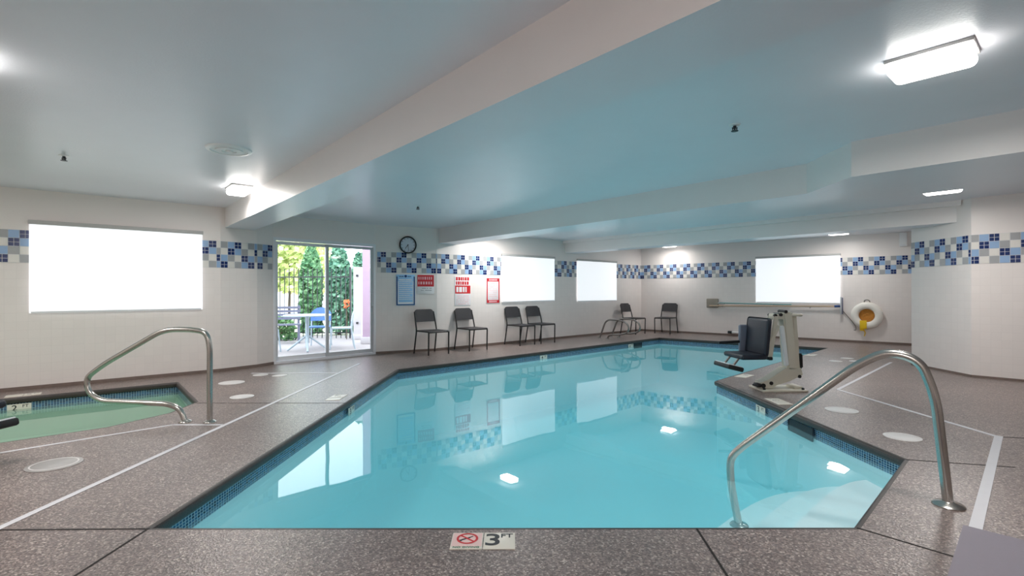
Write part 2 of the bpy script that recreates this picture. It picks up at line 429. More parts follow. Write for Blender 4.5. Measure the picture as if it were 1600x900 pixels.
# ceiling and beams --------------------------------------------------
mb = MB(); mb.prism(room, HC, HC+.12); struct(mb.build('ceiling', M['ceiling']))
def beam(name, poly, z0=2.17, z1=HC):
    """faces painted white, underside like the ceiling"""
    mb = MB(); mb.prism(poly, z0, z1)
    for i, f in enumerate(mb.f):
        if all(abs(mb.v[k][2]-z0) < 1e-6 for k in f): mb.mi[i] = 1
    return struct(mb.build(name, [M['beam'], M['ceiling']]))
beam('trim_8', [(-4.40, 7.63), (0.002, 2.485), (3.6, -1.72), (3.95, -1.40), (0.002, 3.159), (-4.09, 7.92)])
beam('trim_9', [(-1.53, 10.18), (2.956, 5.01), (2.905, 4.275), (6.15, .62), (7.18, 1.55), (3.895, 5.30), (3.40, 5.25), (-1.17, 10.44)])
beam('trim_10', [(1.33, 12.76), (6.37, 7.13), (6.41, 7.76), (1.66, 13.05)])
mb = MB(); mb.prism([(1.27, 12.70), (6.33, 7.04), (6.37, 7.13), (1.33, 12.76)], 2.40, HC); struct(mb.build('trim_11', M['beam']))

# floor with the two pools cut out ------------------------------------
def ccw(p):
    n = len(p); A = sum(p[i][0]*p[(i+1) % n][1]-p[(i+1) % n][0]*p[i][1] for i in range(n)); return p if A > 0 else p[::-1]
def inset(poly, d):
    p = ccw(poly); n = len(p); out = []
    for i in range(n):
        a, b, c = p[i-1], p[i], p[(i+1) % n]
        def ln(u, v):
            dx, dy = V2(u, v); L = math.hypot(dx, dy); nx, ny = -dy/L, dx/L
            return (u[0]+nx*d, u[1]+ny*d), (dx/L, dy/L)
        (p1, d1), (p2, d2) = ln(a, b), ln(b, c)
        det = d1[0]*-d2[1]+d2[0]*d1[1]
        t = ((p2[0]-p1[0])*-d2[1]+d2[0]*(p2[1]-p1[1]))/det
        out.append((p1[0]+d1[0]*t, p1[1]+d1[1]*t))
    return out
hp, hs = inset(POOL, -.02), inset(SPA, -.02)
polys = [[Vector((x, y, 0)) for x, y in ccw(room)], [Vector((x, y, 0)) for x, y in hp[::-1]], [Vector((x, y, 0)) for x, y in hs[::-1]]]
flat = [v for p in polys for v in p]
mb = MB(); fs = []
for t in tessellate_polygon(polys):
    a = [flat[i] for i in t]
    if (a[1]-a[0]).cross(a[2]-a[0]).z < 0: t = t[::-1]
    fs.append(list(t))
mb.add([(v.x, v.y, 0) for v in flat], fs)
fl = struct(mb.build('floor', M['deck']))

def basin(prefix, poly, depth, m_pl, trim):
    # coping: rounded lip running round the edge
    prof = [(-.02, 0), (-.004, 0), (.006, -.004), (.012, -.014), (.014, -.03), (.012, -.05), (.004, -.062), (-.03, -.062)]
    rings = [[(x, y, z) for x, y in inset(poly, d)] for d, z in prof]; n = len(poly)
    mb = MB(); vs = [v for r in rings for v in r]; fs = []
    for i in range(len(prof)-1):
        for k in range(n): fs.append([i*n+k, i*n+(k+1) % n, (i+1)*n+(k+1) % n, (i+1)*n+k])
    mb.add(vs, fs, 0); struct(mb.build('trim_%d' % trim, M['coping']))
    # water line mosaic, then plaster walls and floor
    p = inset(poly, -.012); mb = MB(); u = 0
    for k in range(n):
        a, b = p[k], p[(k+1) % n]; L = dist(a, b)
        mb.add([(a[0], a[1], -.165), (b[0], b[1], -.165), (b[0], b[1], -.06), (a[0], a[1], -.06)], [[3, 2, 1, 0]], 0,
               [[(u, .156), (u+L, .156), (u+L, 0), (u, 0)]]); u += L
    struct(mb.build('trim_%d' % (trim+1), M['mosaic']))
    mb = MB(); nn = len(p)
    mb.add([(x, y, -.16) for x, y in p]+[(x, y, -depth) for x, y in p], [[k, nn+k, nn+(k+1) % nn, (k+1) % nn] for k in range(nn)])
    tri = tessellate_polygon([[Vector((x, y, 0)) for x, y in p]])
    mb.add([(x, y, -depth) for x, y in p], [list(t) if (Vector(p[t[1]])-Vector(p[t[0]])).to_3d().cross((Vector(p[t[2]])-Vector(p[t[0]])).to_3d()).z > 0 else list(t)[::-1] for t in tri])
    struct(mb.build(prefix+'_basin', m_pl))
    return p
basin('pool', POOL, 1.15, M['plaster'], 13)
basin('spa', SPA, .95, M['spa_plaster'], 15)
def water(name, poly, depth, m):
    mb = MB(); mb.prism(inset(poly, -.03), -depth-.03, WZ); return struct(mb.build(name, m))
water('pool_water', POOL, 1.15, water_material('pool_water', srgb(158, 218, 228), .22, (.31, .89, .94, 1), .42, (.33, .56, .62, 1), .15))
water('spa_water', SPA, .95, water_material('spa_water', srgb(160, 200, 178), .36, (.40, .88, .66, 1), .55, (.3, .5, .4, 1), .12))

# curved entry steps in the chamfered corner
def step_poly(r0, r1, cx, cy, a0, a1, n=20):
    return [(cx+r0*math.cos(a0+(a1-a0)*i/n), cy+r1*math.sin(a0+(a1-a0)*i/n)) for i in range(n+1)]
cc = (2.26, 3.02)
for k, (rad, zt) in enumerate(((.42, -.27), (.73, -.44), (1.06, -.61))):
    arc = []
    d = Vector((-.69, .724)); e = Vector((.724, .69))
    for i in range(25):
        a = PI*i/24
        q = Vector(cc)+e*(-math.copysign(abs(math.cos(a))**.6, math.cos(a)))*(.70+rad*.8)+d*math.sin(a)**.6*rad
        x, y = q
        x = min(x, 2.745); y = max(y, 2.56)
        arc.append((x, y))
    arc += [(2.745, 3.53), (1.745, 2.56)]
    seen = []; [seen.append(q) for q in arc if not seen or dist(q, seen[-1]) > 1e-3]
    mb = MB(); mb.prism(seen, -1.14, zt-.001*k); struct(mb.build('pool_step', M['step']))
# bench along the spa's far side
mb = MB(); q = inset(SPA, .01); sp = ccw(SPA)
mb.prism([(-4.46, 6.58), (-6.52, 4.93), (-6.29, 4.62), (-4.15, 6.22)], -.94, -.45); struct(mb.build('spa_step', M['spa_plaster']))

# deck joints and slot drains ------------------------------------------
def line(name, pts, w, m, z=.0015, h_=.003):
    mb = MB()
    for a, b in zip(pts[:-1], pts[1:]):
        c = [along(a, b, 0, w/2), along(a, b, dist(a, b), w/2), along(a, b, dist(a, b), -w/2), along(a, b, 0, -w/2)]
        mb.prism(c, z-h_/2, z+h_/2)
    return struct(mb.build(name, m))
TN = [17]
def tline(pts, w, m, **k):
    line('trim_%d' % TN[0], pts, w, m, **k); TN[0] += 1
tline([(-2.63, -.2), (-2.608, 2.544), (-2.537, 8.32)], .042, M['drain'])
tline([(-5.1, 2.35), (-3.821, 3.727), (-3.06, 4.505), (-2.60, 4.50)], .035, M['drain'])
tline([(-3.83, 7.345), (-2.56, 7.345)], .05, M['drain'])
tline([(6.3, 8.31), (3.93, 6.034), (3.965, 4.077), (2.356, 2.541)], .04, M['drain'])
tline([(3.99, 4.10), (1.2, 1.436)], .052, M['drain'], z=.002, h_=.004)
for pts in ([(.928, 2.52), (.86, 1.4)], [(-1.845, 2.535), (-1.86, 1.3)], [(-1.85, 2.53), (-4.6, 2.50)], [(1.74, 2.525), (2.35, 1.84)],
            [(-3.41, 5.385), (-1.80, 5.37)], [(2.79, 3.54), (3.4, 3.38)], [(3.99, 4.08), (6.4, 3.6)]):
    tline(pts, .011, M['joint'], z=.0008, h_=.0016)

# windows: frame, pane, then a roller shade hung in front of each --------------
SH = {'window_1': 'wide glowing white roller shade on the left wall above the spa',
      'window_2': 'glowing white roller shade beside the tall red-bordered notice',
      'window_3': 'glowing white roller shade on the far wall between the pair of chairs and the corner',
      'window_4': 'glowing white roller shade on the end wall above the pool poles'}
def wall_matrix(a, b, s, z, off=0.):
    """local x along the wall, local y up, local z into the room"""
    p = along(a, b, s, off); dx, dy = V2(a, b); L = math.hypot(dx, dy); dx /= L; dy /= L
    return Matrix(((dx, 0, dy, p[0]), (dy, 0, -dx, p[1]), (0, 1, 0, z), (0, 0, 0, 1)))
def place(o, mtx): o.matrix_world = mtx; return o
for n, (a, b, s0, s1, z0, z1) in WIN.items():
    w, hh = s1-s0, z1-z0; mtx = wall_matrix(a, b, (s0+s1)/2, (z0+z1)/2, -.07)
    mb = MB()
    for sx in (-1, 1): mb.box((sx*(w/2-.02), 0, 0), (.04, hh, .07))
    for sy in (-1, 1): mb.box((0, sy*(hh/2-.02), 0), (w, .04, .07))
    mb.box((0, 0, 0), (.035, hh-.06, .05))
    fr = struct(place(mb.build(n, M['frame']), mtx))
    mb = MB(); mb.box((0, 0, 0), (w-.06, hh-.06, .008)); pn = mb.build('pane', M['glass'], fr)
    # roller shade
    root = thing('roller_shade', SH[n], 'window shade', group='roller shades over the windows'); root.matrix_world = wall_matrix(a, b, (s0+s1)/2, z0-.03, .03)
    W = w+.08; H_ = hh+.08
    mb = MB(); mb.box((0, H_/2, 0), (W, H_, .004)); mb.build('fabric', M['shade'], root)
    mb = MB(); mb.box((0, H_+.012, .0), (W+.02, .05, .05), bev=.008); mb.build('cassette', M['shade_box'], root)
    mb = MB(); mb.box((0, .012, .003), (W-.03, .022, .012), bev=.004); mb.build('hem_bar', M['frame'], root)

# sliding glass door ---------------------------------------------------
LD = dist(P3, P4); dm = wall_matrix(P3, P4, LD/2, 0, -.05)
mb = MB()
for sx in (-1, 1): mb.box((sx*(LD/2-.022), 1.05, 0), (.044, 2.10, .12))
mb.box((0, 2.075, 0), (LD-.088, .05, .12)); mb.box((0, .018, 0), (LD-.088, .036, .12))
dr = struct(place(mb.build('door_1', M['frame']), dm))
def leaf(x0, x1, zoff, nm, m):
    mb = MB(); w = x1-x0; c = (x0+x1)/2
    for x in (x0+.025, x1-.025): mb.box((x, 1.04, zoff), (.05, 2.0, .03))
    for y in (.075, 2.015): mb.box((c, y, zoff), (w-.1, .07 if y < 1 else .05, .03))
    o = mb.build(nm, m, dr)
    mb = MB(); mb.box((c, 1.045, zoff), (w-.1, 1.9, .006)); mb.build('glass_pane', M['glass'], o)
    return o
leaf(-LD/2+.044, .03, -.02, 'fixed_panel', M['frame'])
sl = leaf(-.03, LD/2-.044, .02, 'sliding_panel', M['greyframe'])
mb = MB(); mb.tube([(LD/2-.075, .92, .04), (LD/2-.075, .92, .075), (LD/2-.075, 1.16, .075), (LD/2-.075, 1.16, .04)], .009, fil=.02); mb.build('pull_handle', M['greyframe'], sl)

# ------------------------------------------------------------------ chairs
def make_chair(label):
    t = thing('stacking_chair', label, 'chair', group='charcoal stacking chairs along the walls')
    mb = MB()                                                         # seat shell, slightly dished
    n = 8
    vs, fs = [], []
    for i in range(n+1):
        for j in range(n+1):
            x = -.225+.45*i/n; y = -.235+.43*j/n
            z = .448-.012*math.sin(PI*i/n)*math.sin(PI*j/n)-(.012 if j == 0 else 0)
            vs.append((x, y, z))
    for i in range(n):
        for j in range(n): a = i*(n+1)+j; fs.append([a, a+n+1, a+n+2, a+1])
    mb.add(vs, fs, 0, None, True); mb.add([(v[0], v[1], v[2]-.014) for v in vs], [f[::-1] for f in fs], 0, None, True)
    mb.tube([(-.225, -.235, .435), (-.225, .195, .44), (.225, .195, .44), (.225, -.235, .435), (-.225, -.235, .435)], .011, seg=8)
    mb.build('seat', M['charcoal'], t)
    mb = MB()                                                         # curved backrest with rounded top corners
    nx, nz = 14, 8; vs = []
    for i in range(nx+1):
        u = -1+2*i/nx
        for j in range(nz+1):
            v = j/nz; top = .845-.05*max(0, (abs(u)-.72)/.28)**2
            z = .605+(top-.605)*v; y = .225+.06*v+.018*(1-u*u)+.0
            vs.append((u*.218, y, z))
    fs = [[i*(nz+1)+j, (i+1)*(nz+1)+j, (i+1)*(nz+1)+j+1, i*(nz+1)+j+1] for i in range(nx) for j in range(nz)]
    m_ = len(vs); vv = vs+[(x, y+.014, z) for x, y, z in vs]
    ed = [i*(nz+1) for i in range(nx+1)]+[nx*(nz+1)+j for j in range(1, nz+1)]+[i*(nz+1)+nz for i in range(nx-1, -1, -1)]+[j for j in range(nz-1, 0, -1)]
    side = [[ed[k], ed[(k+1) % len(ed)], ed[(k+1) % len(ed)]+m_, ed[k]+m_] for k in range(len(ed))]
    mb.add(vv, fs+[[m_+i for i in f][::-1] for f in fs]+[s[::-1] for s in side], 0, None, True)
    mb.build('backrest', M['charcoal'], t)
    for sx in (-1, 1):
        mb = MB(); mb.tube([(sx*.225, -.225, 0), (sx*.225, -.235, .437), (sx*.225, .19, .437)], .014, fil=.03, seg=10)
        mb.build('leg', M['black'], t)
        mb = MB(); mb.tube([(sx*.235, .275, 0), (sx*.228, .19, .44), (sx*.222, .235, .62), (sx*.216, .285, .80)], .014, fil=.06, seg=10)
        mb.build('leg', M['black'], t)
    mb = MB(); mb.tube([(-.225, -.235, .428), (.225, -.235, .428)], .014, seg=10); mb.build('front_rail', M['black'], t)
    return t
CH = [((-1.54, 9.62), 42, 'charcoal chair closest to the glass door, under the small red sign'),
      ((-.835, 10.28), 42, 'charcoal chair standing under the taller red and white notice'),
      ((.187, 11.22), 42, 'charcoal chair below a shaded window, first of a close pair from the door'),
      ((.67, 11.64), 42, 'charcoal chair below a shaded window, second of a close pair from the door'),
      ((3.40, 14.0), 42, 'charcoal chair seen behind the low looped rails by the far corner'),
      ((4.345, 14.13), -41, 'charcoal chair turned towards the left against the end wall by the corner')]
c0 = None
for (x, y), r, lab in CH:
    if c0 is None:
        c0 = make_chair(lab); c0.location = (x, y, 0); c0.rotation_euler = (0, 0, math.radians(r))
    else: dup(c0, (x, y, 0), math.radians(r), lab)

# ------------------------------------------------------------------ hand rails
def flange(parent, x, y, z=0, m='steel', r=.062):
    mb = MB(); mb.lathe([(r, 0), (r, .006), (r*.85, .016), (.03, .022), (.026, .026)], (x, y, z)); return mb.build('flange', M[m], parent)
g = thing('grab_rail', 'long stainless rail sloping from the deck into the pool entry steps', 'handrail', (2.428, 2.783, 0), 0, 'stainless handrails')
d = Vector((-.77, .64, 0))
pts = [(0, 0), (.055, .60), (.12, .80), (.27, .84), (.42, .745), (1.08, .115), (1.16, .02), (1.155, -.15), (1.10, -.45)]
mb = MB(); mb.tube([tuple(d*s+Vector((0, 0, z))) for s, z in pts], .0255, fil=[0, .1, .12, .1, .12, .06, .07, .07, 0], seg=20); mb.build('rail_tube', M['steel'], g)
flange(g, 0, 0, r=.075); flange(g, d.x*1.10, d.y*1.10, -.44)
g = thing('grab_rail', 'looped stainless rail with both feet on the deck beside the spa', 'handrail', (-2.777, 4.59, 0), 0, 'stainless handrails')
d = Vector((-1, .06, 0)).normalized()
pts = [(0, 0), (0, .70), (.03, .83), (.17, .853), (.44, .853), (1.02, .53), (1.20, .40), (1.175, .26), (1.05, .185), (.86, .18), (.40, .165), (.28, .12), (.235, 0)]
mb = MB(); mb.tube([tuple(d*s+Vector((0, 0, z))) for s, z in pts], .0245, fil=[0, .08, .09, .09, .12, .1, .12, .1, .08, .1, .08, .08, 0], seg=20); mb.build('rail_tube', M['steel'], g)
flange(g, 0, 0, r=.055); flange(g, d.x*.235, d.y*.235, r=.055)

nrm = Vector((.679, -.735, 0)); bd = Vector((.735, .679, 0))
for k, lab in enumerate(('low looped steel rail at the far pool edge, the one nearer the door', 'low looped steel rail at the far pool edge, the one nearer the corner')):
    o = Vector((2.219, 12.665, 0))+bd*.49*k
    g = thing('grab_rail', lab, 'handrail', tuple(o), 0, 'stainless handrails')
    pts = [(0, 0), (.17, .41), (.28, .485), (.62, .485), (.80, .43), (.88, .31), (.82, .18), (.62, .125), (.36, .11), (.27, .08), (.24, 0)]
    mb = MB(); mb.tube([tuple(nrm*q+Vector((0, 0, z))) for q, z in pts], .021, fil=[0, .09, .09, .09, .09, .09, .09, .09, .06, .05, 0], seg=12); mb.build('rail_tube', M['steel_dull'], g)
    flange(g, 0, 0, 0, 'steel_dull', .05); flange(g, nrm.x*.24, nrm.y*.24, 0, 'steel_dull', .05)

# ------------------------------------------------------------------ pool lift
def make_lift(label):
    t = thing('pool_lift', label, 'pool lift', group='pool lifts')
    mb = MB(); mb.box((0, 0, .012), (.54, .36, .024), bev=.008); mb.box((.2, 0, .035), (.1, .2, .04), bev=.01)
    b = mb.build('base_plate', M['beige'], t)
    for x in (-.23, .23):
        for y in (-.13, .13):
            mb = MB(); mb.lathe([(.016, 0), (.016, .016), (.008, .02)], (x, y, .024), seg=8); mb.build('anchor_bolt', M['rubber'], b)
    mb = MB()                                                         # sloped foot of the mast
    prof = [(-.24, .03), (-.24, .10), (-.16, .125), (.06, .27), (.24, .27), (.26, .19), (.10, .11), (-.05, .065), (-.10, .03)]
    n = len(prof)
    vs = [(x, y, z) for y in (-.075, .075) for x, z in prof]
    mb.add(vs, [[i, (i+1) % n, n+(i+1) % n, n+i][::-1] for i in range(n)]+[list(range(n)), [n+i for i in range(n)][::-1]])
    mb.build('foot_arm', M['beige'], t)
    for x, z, r in ((-.215, .06, .028), (-.12, .09, .022), (.22, .17, .02)):
        mb = MB(); mb.lathe([(r, -.085), (r, .085)], (x, 0, z), seg=14, mtx=Matrix.Rotation(PI/2, 4, 'X')); mb.build('pivot_pin', M['rubber'], t)
    mb = MB(); mb.box((-.262, -.03, .062), (.06, .1, .045), bev=.012); mb.build('battery_cap', M['rubber'], t)
    mb = MB(); mb.beam((.145, 0, .24), (.085, 0, .94), .15, .115, 0, .015, up=(1, 0, 0)); mb.build('mast', M['beige'], t)
    mb = MB(); mb.beam((.235, 0, .20), (.185, 0, .90), .07, .06, 0, .012, up=(1, 0, 0)); mb.build('actuator', M['beige'], t)
    mb = MB(); mb.beam((.262, 0, .26), (.255, 0, .44), .09, .05, 0, .012, up=(1, 0, 0)); mb.build('control_box', M['rubber'], t)
    mb = MB(); mb.beam((.06, -.085, .30), (.0, -.085, .78), .03, .055, 0, .01, up=(1, 0, 0)); mb.build('side_cover', M['lift_white'], t)
    mb = MB(); mb.tube([(.13, -.06, .90), (.26, -.06, .905), (.28, 0, .89), (.26, .06, .905), (.13, .06, .90)], .014, fil=.05, seg=10); mb.build('push_handle', M['beige'], t)
    mb = MB(); mb.box((.015, 0, .885), (.20, .13, .07), bev=.015); mb.build('head_bracket', M['beige'], t)
    for x, z in ((.06, .945), (.0, .91), (-.065, .90)):
        mb = MB(); mb.lathe([(.02, -.08), (.02, .08)], (x, 0, z), seg=12, mtx=Matrix.Rotation(PI/2, 4, 'X')); mb.build('pivot_pin', M['rubber'], t)
    for y in (-.07, .07):
        mb = MB(); mb.beam((-.055, y, .90), (-.13, y, .40), .025, .055, 0, .008, up=(1, 0, 0)); mb.build('hanger_arm', M['beige'], t)
    mb = MB(); mb.beam((-.03, -.075, .78), (-.17, -.075, .50), .03, .05, 0, .008, up=(1, 0, 0)); mb.build('brace', M['beige'], t)
    mb = MB(); mb.box((-.13, -.0, .385), (.05, .19, .04), bev=.01); mb.build('arm_end', M['rubber'], t)
    n = Vector((-.996, -.087, 0)); w = Vector((.087, -.996, 0)); c = Vector((-.235, .02, 0)); rz = math.atan2(n.y, n.x)
    mb = MB(); mb.box((c.x, c.y, .645), (.055, .46, .46), 0, rz, .045, 3, Matrix.Rotation(math.radians(-6), 4, 'Y')); mb.build('backrest', M['navy_pad'], t)
    q = c-w*.235+n*.05; mb = MB(); mb.box((q.x, q.y, .60), (.11, .05, .34), 0, rz, .02, 3); mb.build('side_bolster', M['grey_pad'], t)
    q = c+n*.16; mb = MB(); mb.box((q.x, q.y, .415), (.32, .44, .06), 0, rz, .025, 3); mb.build('seat', M['navy_pad'], t)
    q = c+n*.2-w*.235; mb = MB(); mb.tube([(q.x-n.x*.16, q.y-n.y*.16, .56), (q.x+n.x*.17, q.y+n.y*.17, .545)], .018, seg=10); mb.build('armrest', M['rubber'], t)
    q0 = c+n*.29; q1 = c+n*.37
    for sgn in (-.1, .1):
        mb = MB(); mb.beam((q0.x+w.x*sgn, q0.y+w.y*sgn, .40), (q1.x+w.x*sgn, q1.y+w.y*sgn, .30), .03, .02, 0, .004); mb.build('footrest_bar', M['steel_dull'], t)
    q = c+n*.37; mb = MB(); mb.box((q.x, q.y, .285), (.20, .36, .055), 0, rz, .016, 2, Matrix.Rotation(math.radians(-14), 4, 'Y'))
    fr = mb.build('footrest', M['rubber'], t)
    mb = MB(); mb.box((q.x, q.y, .314), (.17, .33, .012), 0, rz, .004, 2, Matrix.Rotation(math.radians(-14), 4, 'Y')); mb.build('tread_plate', M['lift_white'], fr)
    return t
lift = make_lift('beige pool lift with dark navy seat on the deck corner between pool arms')
lift.location = (3.22, 6.06, 0)
dup(lift, (-4.13, 3.42, 0), math.radians(168), 'pool lift beside the spa, only its grey footrest in the picture')

# ------------------------------------------------------------------ deck lids and depth markers
def lid(name, x, y, r, label, group, m='lid'):
    t = thing(name, label, 'deck lid', (x, y, 0), 0, group)
    mb = MB(); mb.lathe([(r, 0), (r, .004), (r*.96, .006), (0, .006)]); mb.build('cover', M[m], t)
    mb = MB(); mb.lathe([(r*.86, .0055), (r*.86, .008), (r*.80, .008), (r*.80, .0055)]); mb.build('rim', M['lid'], t)
    return t
G = 'round lids set in the deck'
for x, y, r, lab, m in ((-3.185, 3.476, .155, 'large worn round deck lid in front of the spa, nearest the drain line', 'lid_worn'),
                     (-3.698, 6.589, .155, 'white round deck lid by the spa corner, behind the looped rail', 'lid'),
                     (-3.085, 5.705, .125, 'white round deck lid between the looped rail and the long drain line', 'lid'),
                     (-3.621, 7.191, .10, 'small white deck lid by the door drain, nearer the left wall', 'lid'),
                     (-3.318, 7.132, .10, 'small white deck lid by the door drain, nearer the pool', 'lid'),
                     (3.186, 4.083, .13, 'white round deck lid close to the long sloping rail', 'lid'),
                     (3.296, 5.003, .145, 'white round deck lid between the pool lift and the long sloping rail', 'lid'),
                     (5.473, 8.458, .10, 'small white deck lid behind the lift, nearest the pool edge', 'lid'),
                     (5.90, 8.80, .10, 'small white deck lid behind the lift, farthest back of three', 'lid'),
                     (5.80, 8.45, .09, 'small white deck lid behind the lift, nearest the right wall', 'lid')):
    lid('deck_lid', x, y, r, lab, G, m)

def flat_marker(x, y, rz, label, w=.31, dpt=.155):
    t = thing('depth_marker', label, 'depth marker tile', (x, y, 0), rz, 'depth marker tiles in the deck')
    for k in (-1, 1):
        mb = MB(); mb.box((k*w/4, 0, .002), (w/2-.005, dpt, .004), bev=.001); mb.build('tile', M['marker'], t)
    return t
aB = math.radians(43)
t = flat_marker(-.1405, 2.397, 0, 'double deck tile with a no diving sign and a large 3 FT')
mb = MB(); mb.box((-.0775, .008, .0042), (.142, .125, .0012)); mb.build('pink_panel', M['pink'], t)
mb = MB(); n = 40                                                      # prohibition ring and bar
ring = [(math.cos(2*PI*k/n), math.sin(2*PI*k/n)) for k in range(n)]
cx, cy = -.0775, .018
vs = [(cx+a*.052, cy+b*.052, .006) for a, b in ring]+[(cx+a*.041, cy+b*.041, .006) for a, b in ring]
mb.add(vs, [[k, (k+1) % n, n+(k+1) % n, n+k] for k in range(n)])
mb.beam((cx-.034, cy+.030, .0056), (cx+.034, cy-.030, .0056), .009, .001); mb.build('prohibition_ring', M['red'], t)
mb = MB()                                                              # diving figure
mb.beam((cx-.026, cy-.012, .0052), (cx+.012, cy+.010, .0052), .010, .001); mb.beam((cx+.004, cy+.006, .0052), (cx+.026, cy+.022, .0052), .006, .001)
mb.beam((cx-.002, cy+.002, .0052), (cx+.022, cy-.016, .0052), .006, .001); mb.lathe([(.0075, .0046), (.0075, .0056)], (cx-.031, cy-.018, 0), seg=14); mb.build('diver_figure', M['ink'], t)
T = Matrix.Translation
text_obj('NO DIVING', .02, M['green_ink'], t, T((cx, -.064, .0056)), .0006, 1.2)
text_obj('3', .155, M['ink'], t, T((.046, .003, .0045)), .0008, 1.15)
text_obj('FT', .052, M['ink'], t, T((.112, .045, .0045)), .0008, 1.1)
for x, y, r, lab in ((-1.985, 5.659, PI/2, 'pale double tile in the deck near the pool, on the spa side'),
                     (2.875, 5.40, PI/2, 'pale double tile in the deck in front of the pool lift'),
                     (3.26, 7.02, aB, 'pale double tile in the deck behind the lift seat'),
                     (5.55, 9.28, aB, 'pale double tile in the deck by the far pool tip'),
                     (-5.70, 5.83, math.radians(39), 'pale tile strip on the deck between spa and left wall')):
    t = flat_marker(x, y, r, lab)
    text_obj('3' if x > -4 else '2', .10, M['lid_worn'], t, T((.05, 0, .0045)), .0006); text_obj('FT', .05, M['lid_worn'], t, T((.11, .03, .0045)), .0006)

def wall_marker(x, y, nx, ny, txt, label):
    """small tile on the water line facing nx, ny"""
    t = thing('waterline_marker', label, 'depth marker tile', group='depth tiles on the waterline')
    L = math.hypot(nx, ny); nx /= L; ny /= L; sx, sy = -ny, nx
    t.matrix_world = Matrix(((sx, 0, nx, x+nx*.004), (sy, 0, ny, y+ny*.004), (0, 1, 0, -.115), (0, 0, 0, 1)))
    mb = MB(); mb.box((0, 0, 0), (.20, .085, .006), bev=.001); mb.build('tile', M['marker'], t)
    text_obj(txt, .085, M['ink'], t, T((-.04, -.002, .0032)), .0006, 1.1); text_obj('FT', .045, M['ink'], t, T((.05, .014, .0032)), .0006, 1.1)
wall_marker(-1.78, 5.52, 1, 0, '3', 'waterline tile on the left pool wall')
wall_marker(.62, 9.90, .679, -.735, '4', 'waterline tile on the far pool wall below the pair of chairs')
wall_marker(2.83, 11.93, .679, -.735, '4', 'waterline tile on the far pool wall below the low looped rails')
wall_marker(2.735, 5.50, -1, 0, '3', 'waterline tile on the pool wall below the lift')
wall_marker(-5.62, 5.70, .63, -.777, '2', 'waterline tile on the far wall of the spa')

def skimmer(x, y, nx, ny, w, label):
    t = thing('skimmer_mouth', label, 'skimmer', group='skimmer openings')
    L = math.hypot(nx, ny); nx /= L; ny /= L; sx, sy = -ny, nx
    t.matrix_world = Matrix(((sx, 0, nx, x+nx*.003), (sy, 0, ny, y+ny*.003), (0, 1, 0, -.125), (0, 0, 0, 1)))
    mb = MB(); mb.box((0, 0, -.001), (w, .11, .004)); mb.build('throat', M['dark'], t)
    mb = MB()
    for k in (-1, 1): mb.box((k*w/2, 0, .002), (.012, .122, .008))
    mb.box((0, -.058, .002), (w, .012, .008)); mb.build('frame', M['dark'], t)
skimmer(2.757, 4.78, -1, 0, .40, 'dark skimmer opening in the pool wall beneath the long sloping rail')
skimmer(3.05, 12.13, .679, -.735, .32, 'dark skimmer opening at the far pool corner')

# ------------------------------------------------------------------ corner block, end-wall equipment
t = thing('low_platform', 'grey flat-topped platform at the bottom right corner of the view', 'platform', (1.44, 1.597, 0), 0)
d1 = Vector((-.724, -.69)); d2 = Vector((.69, -.724))
q = [Vector((0, 0)), d1*1.2, d1*1.2+d2*.9, d2*.9]
mb = MB(); mb.prism([tuple(v) for v in q], .41, .45); mb.build('top_slab', M['bench'], t)
ctr = sum(q, Vector((0, 0)))/4
mb = MB(); mb.prism([tuple(ctr+(v-ctr)*.95) for v in q], 0, .41); mb.build('body', M['bench'], t)

def on_wall(name, label, cat, a, b, s, z, off=0., group=None):
    t = thing(name, label, cat, group=group); t.matrix_world = wall_matrix(a, b, s, z, off); return t
t = on_wall('skimmer_net', 'teal pole with a tan framed net head hanging on the end wall', 'pool net', P7, P8, 2.15, .86)
mb = MB(); mb.tube([(.15, .01, .06), (1.9, -.01, .06)], .014, seg=10); mb.build('pole', M['teal_pole'], t)
mb = MB(); mb.box((-.02, 0, .05), (.32, .25, .05), bev=.022, seg=3); mb.build('net_head', M['net'], t)
mb = MB(); mb.tube([(.11, 0, .05), (.17, .01, .06)], .02, seg=10); mb.build('socket', M['greyframe'], t)
for x in (.3, 1.5):
    mb = MB(); mb.tube([(x, .01, 0), (x, -.005, .045), (x, -.02, .06), (x, .0, .078)], .006, seg=8); mb.build('wall_hook', M['steel_dull'], t)
t = on_wall('pool_brush', 'tan pole ending in an upright brush hanging under the end wall shade', 'pool brush', P7, P8, 2.05, .79)
mb = MB(); mb.tube([(.0, .0, .07), (2.95, .035, .07)], .017, seg=10); mb.build('pole', M['tan_pole'], t)
mb = MB(); mb.box((3.03, .05, .07), (.035, .42, .05), bev=.012); hd = mb.build('brush_head', M['greyframe'], t)
mb = MB(); mb.box((3.055, .05, .07), (.03, .38, .035), bev=.004); mb.build('bristles', M['slat'], hd)
mb = MB(); mb.tube([(2.9, .034, .07), (3.02, .04, .07)], .026, seg=10); mb.build('socket', M['navy'], t)
for x in (.35, 2.4):
    mb = MB(); mb.tube([(x, .02, 0), (x, 0, .05), (x, -.022, .07), (x, .0, .09)], .006, seg=8); mb.build('wall_hook', M['steel_dull'], t)
t = on_wall('rescue_hook', 'thin grey hooked rod leaning between brush and ring buoy', 'rescue hook', P7, P8, 5.10, .31)
mb = MB(); mb.tube([(0, .42, .03), (.05, .36, .03), (.20, .16, .035), (.27, .04, .04), (.26, -.03, .04), (.22, -.02, .04)], .009, fil=.04, seg=8); mb.build('rod', M['steel_dull'], t)
mb = MB(); mb.lathe([(.02, 0), (.02, .03), (.008, .036)], (0, .42, 0), seg=12); mb.build('wall_clip', M['greyframe'], t)

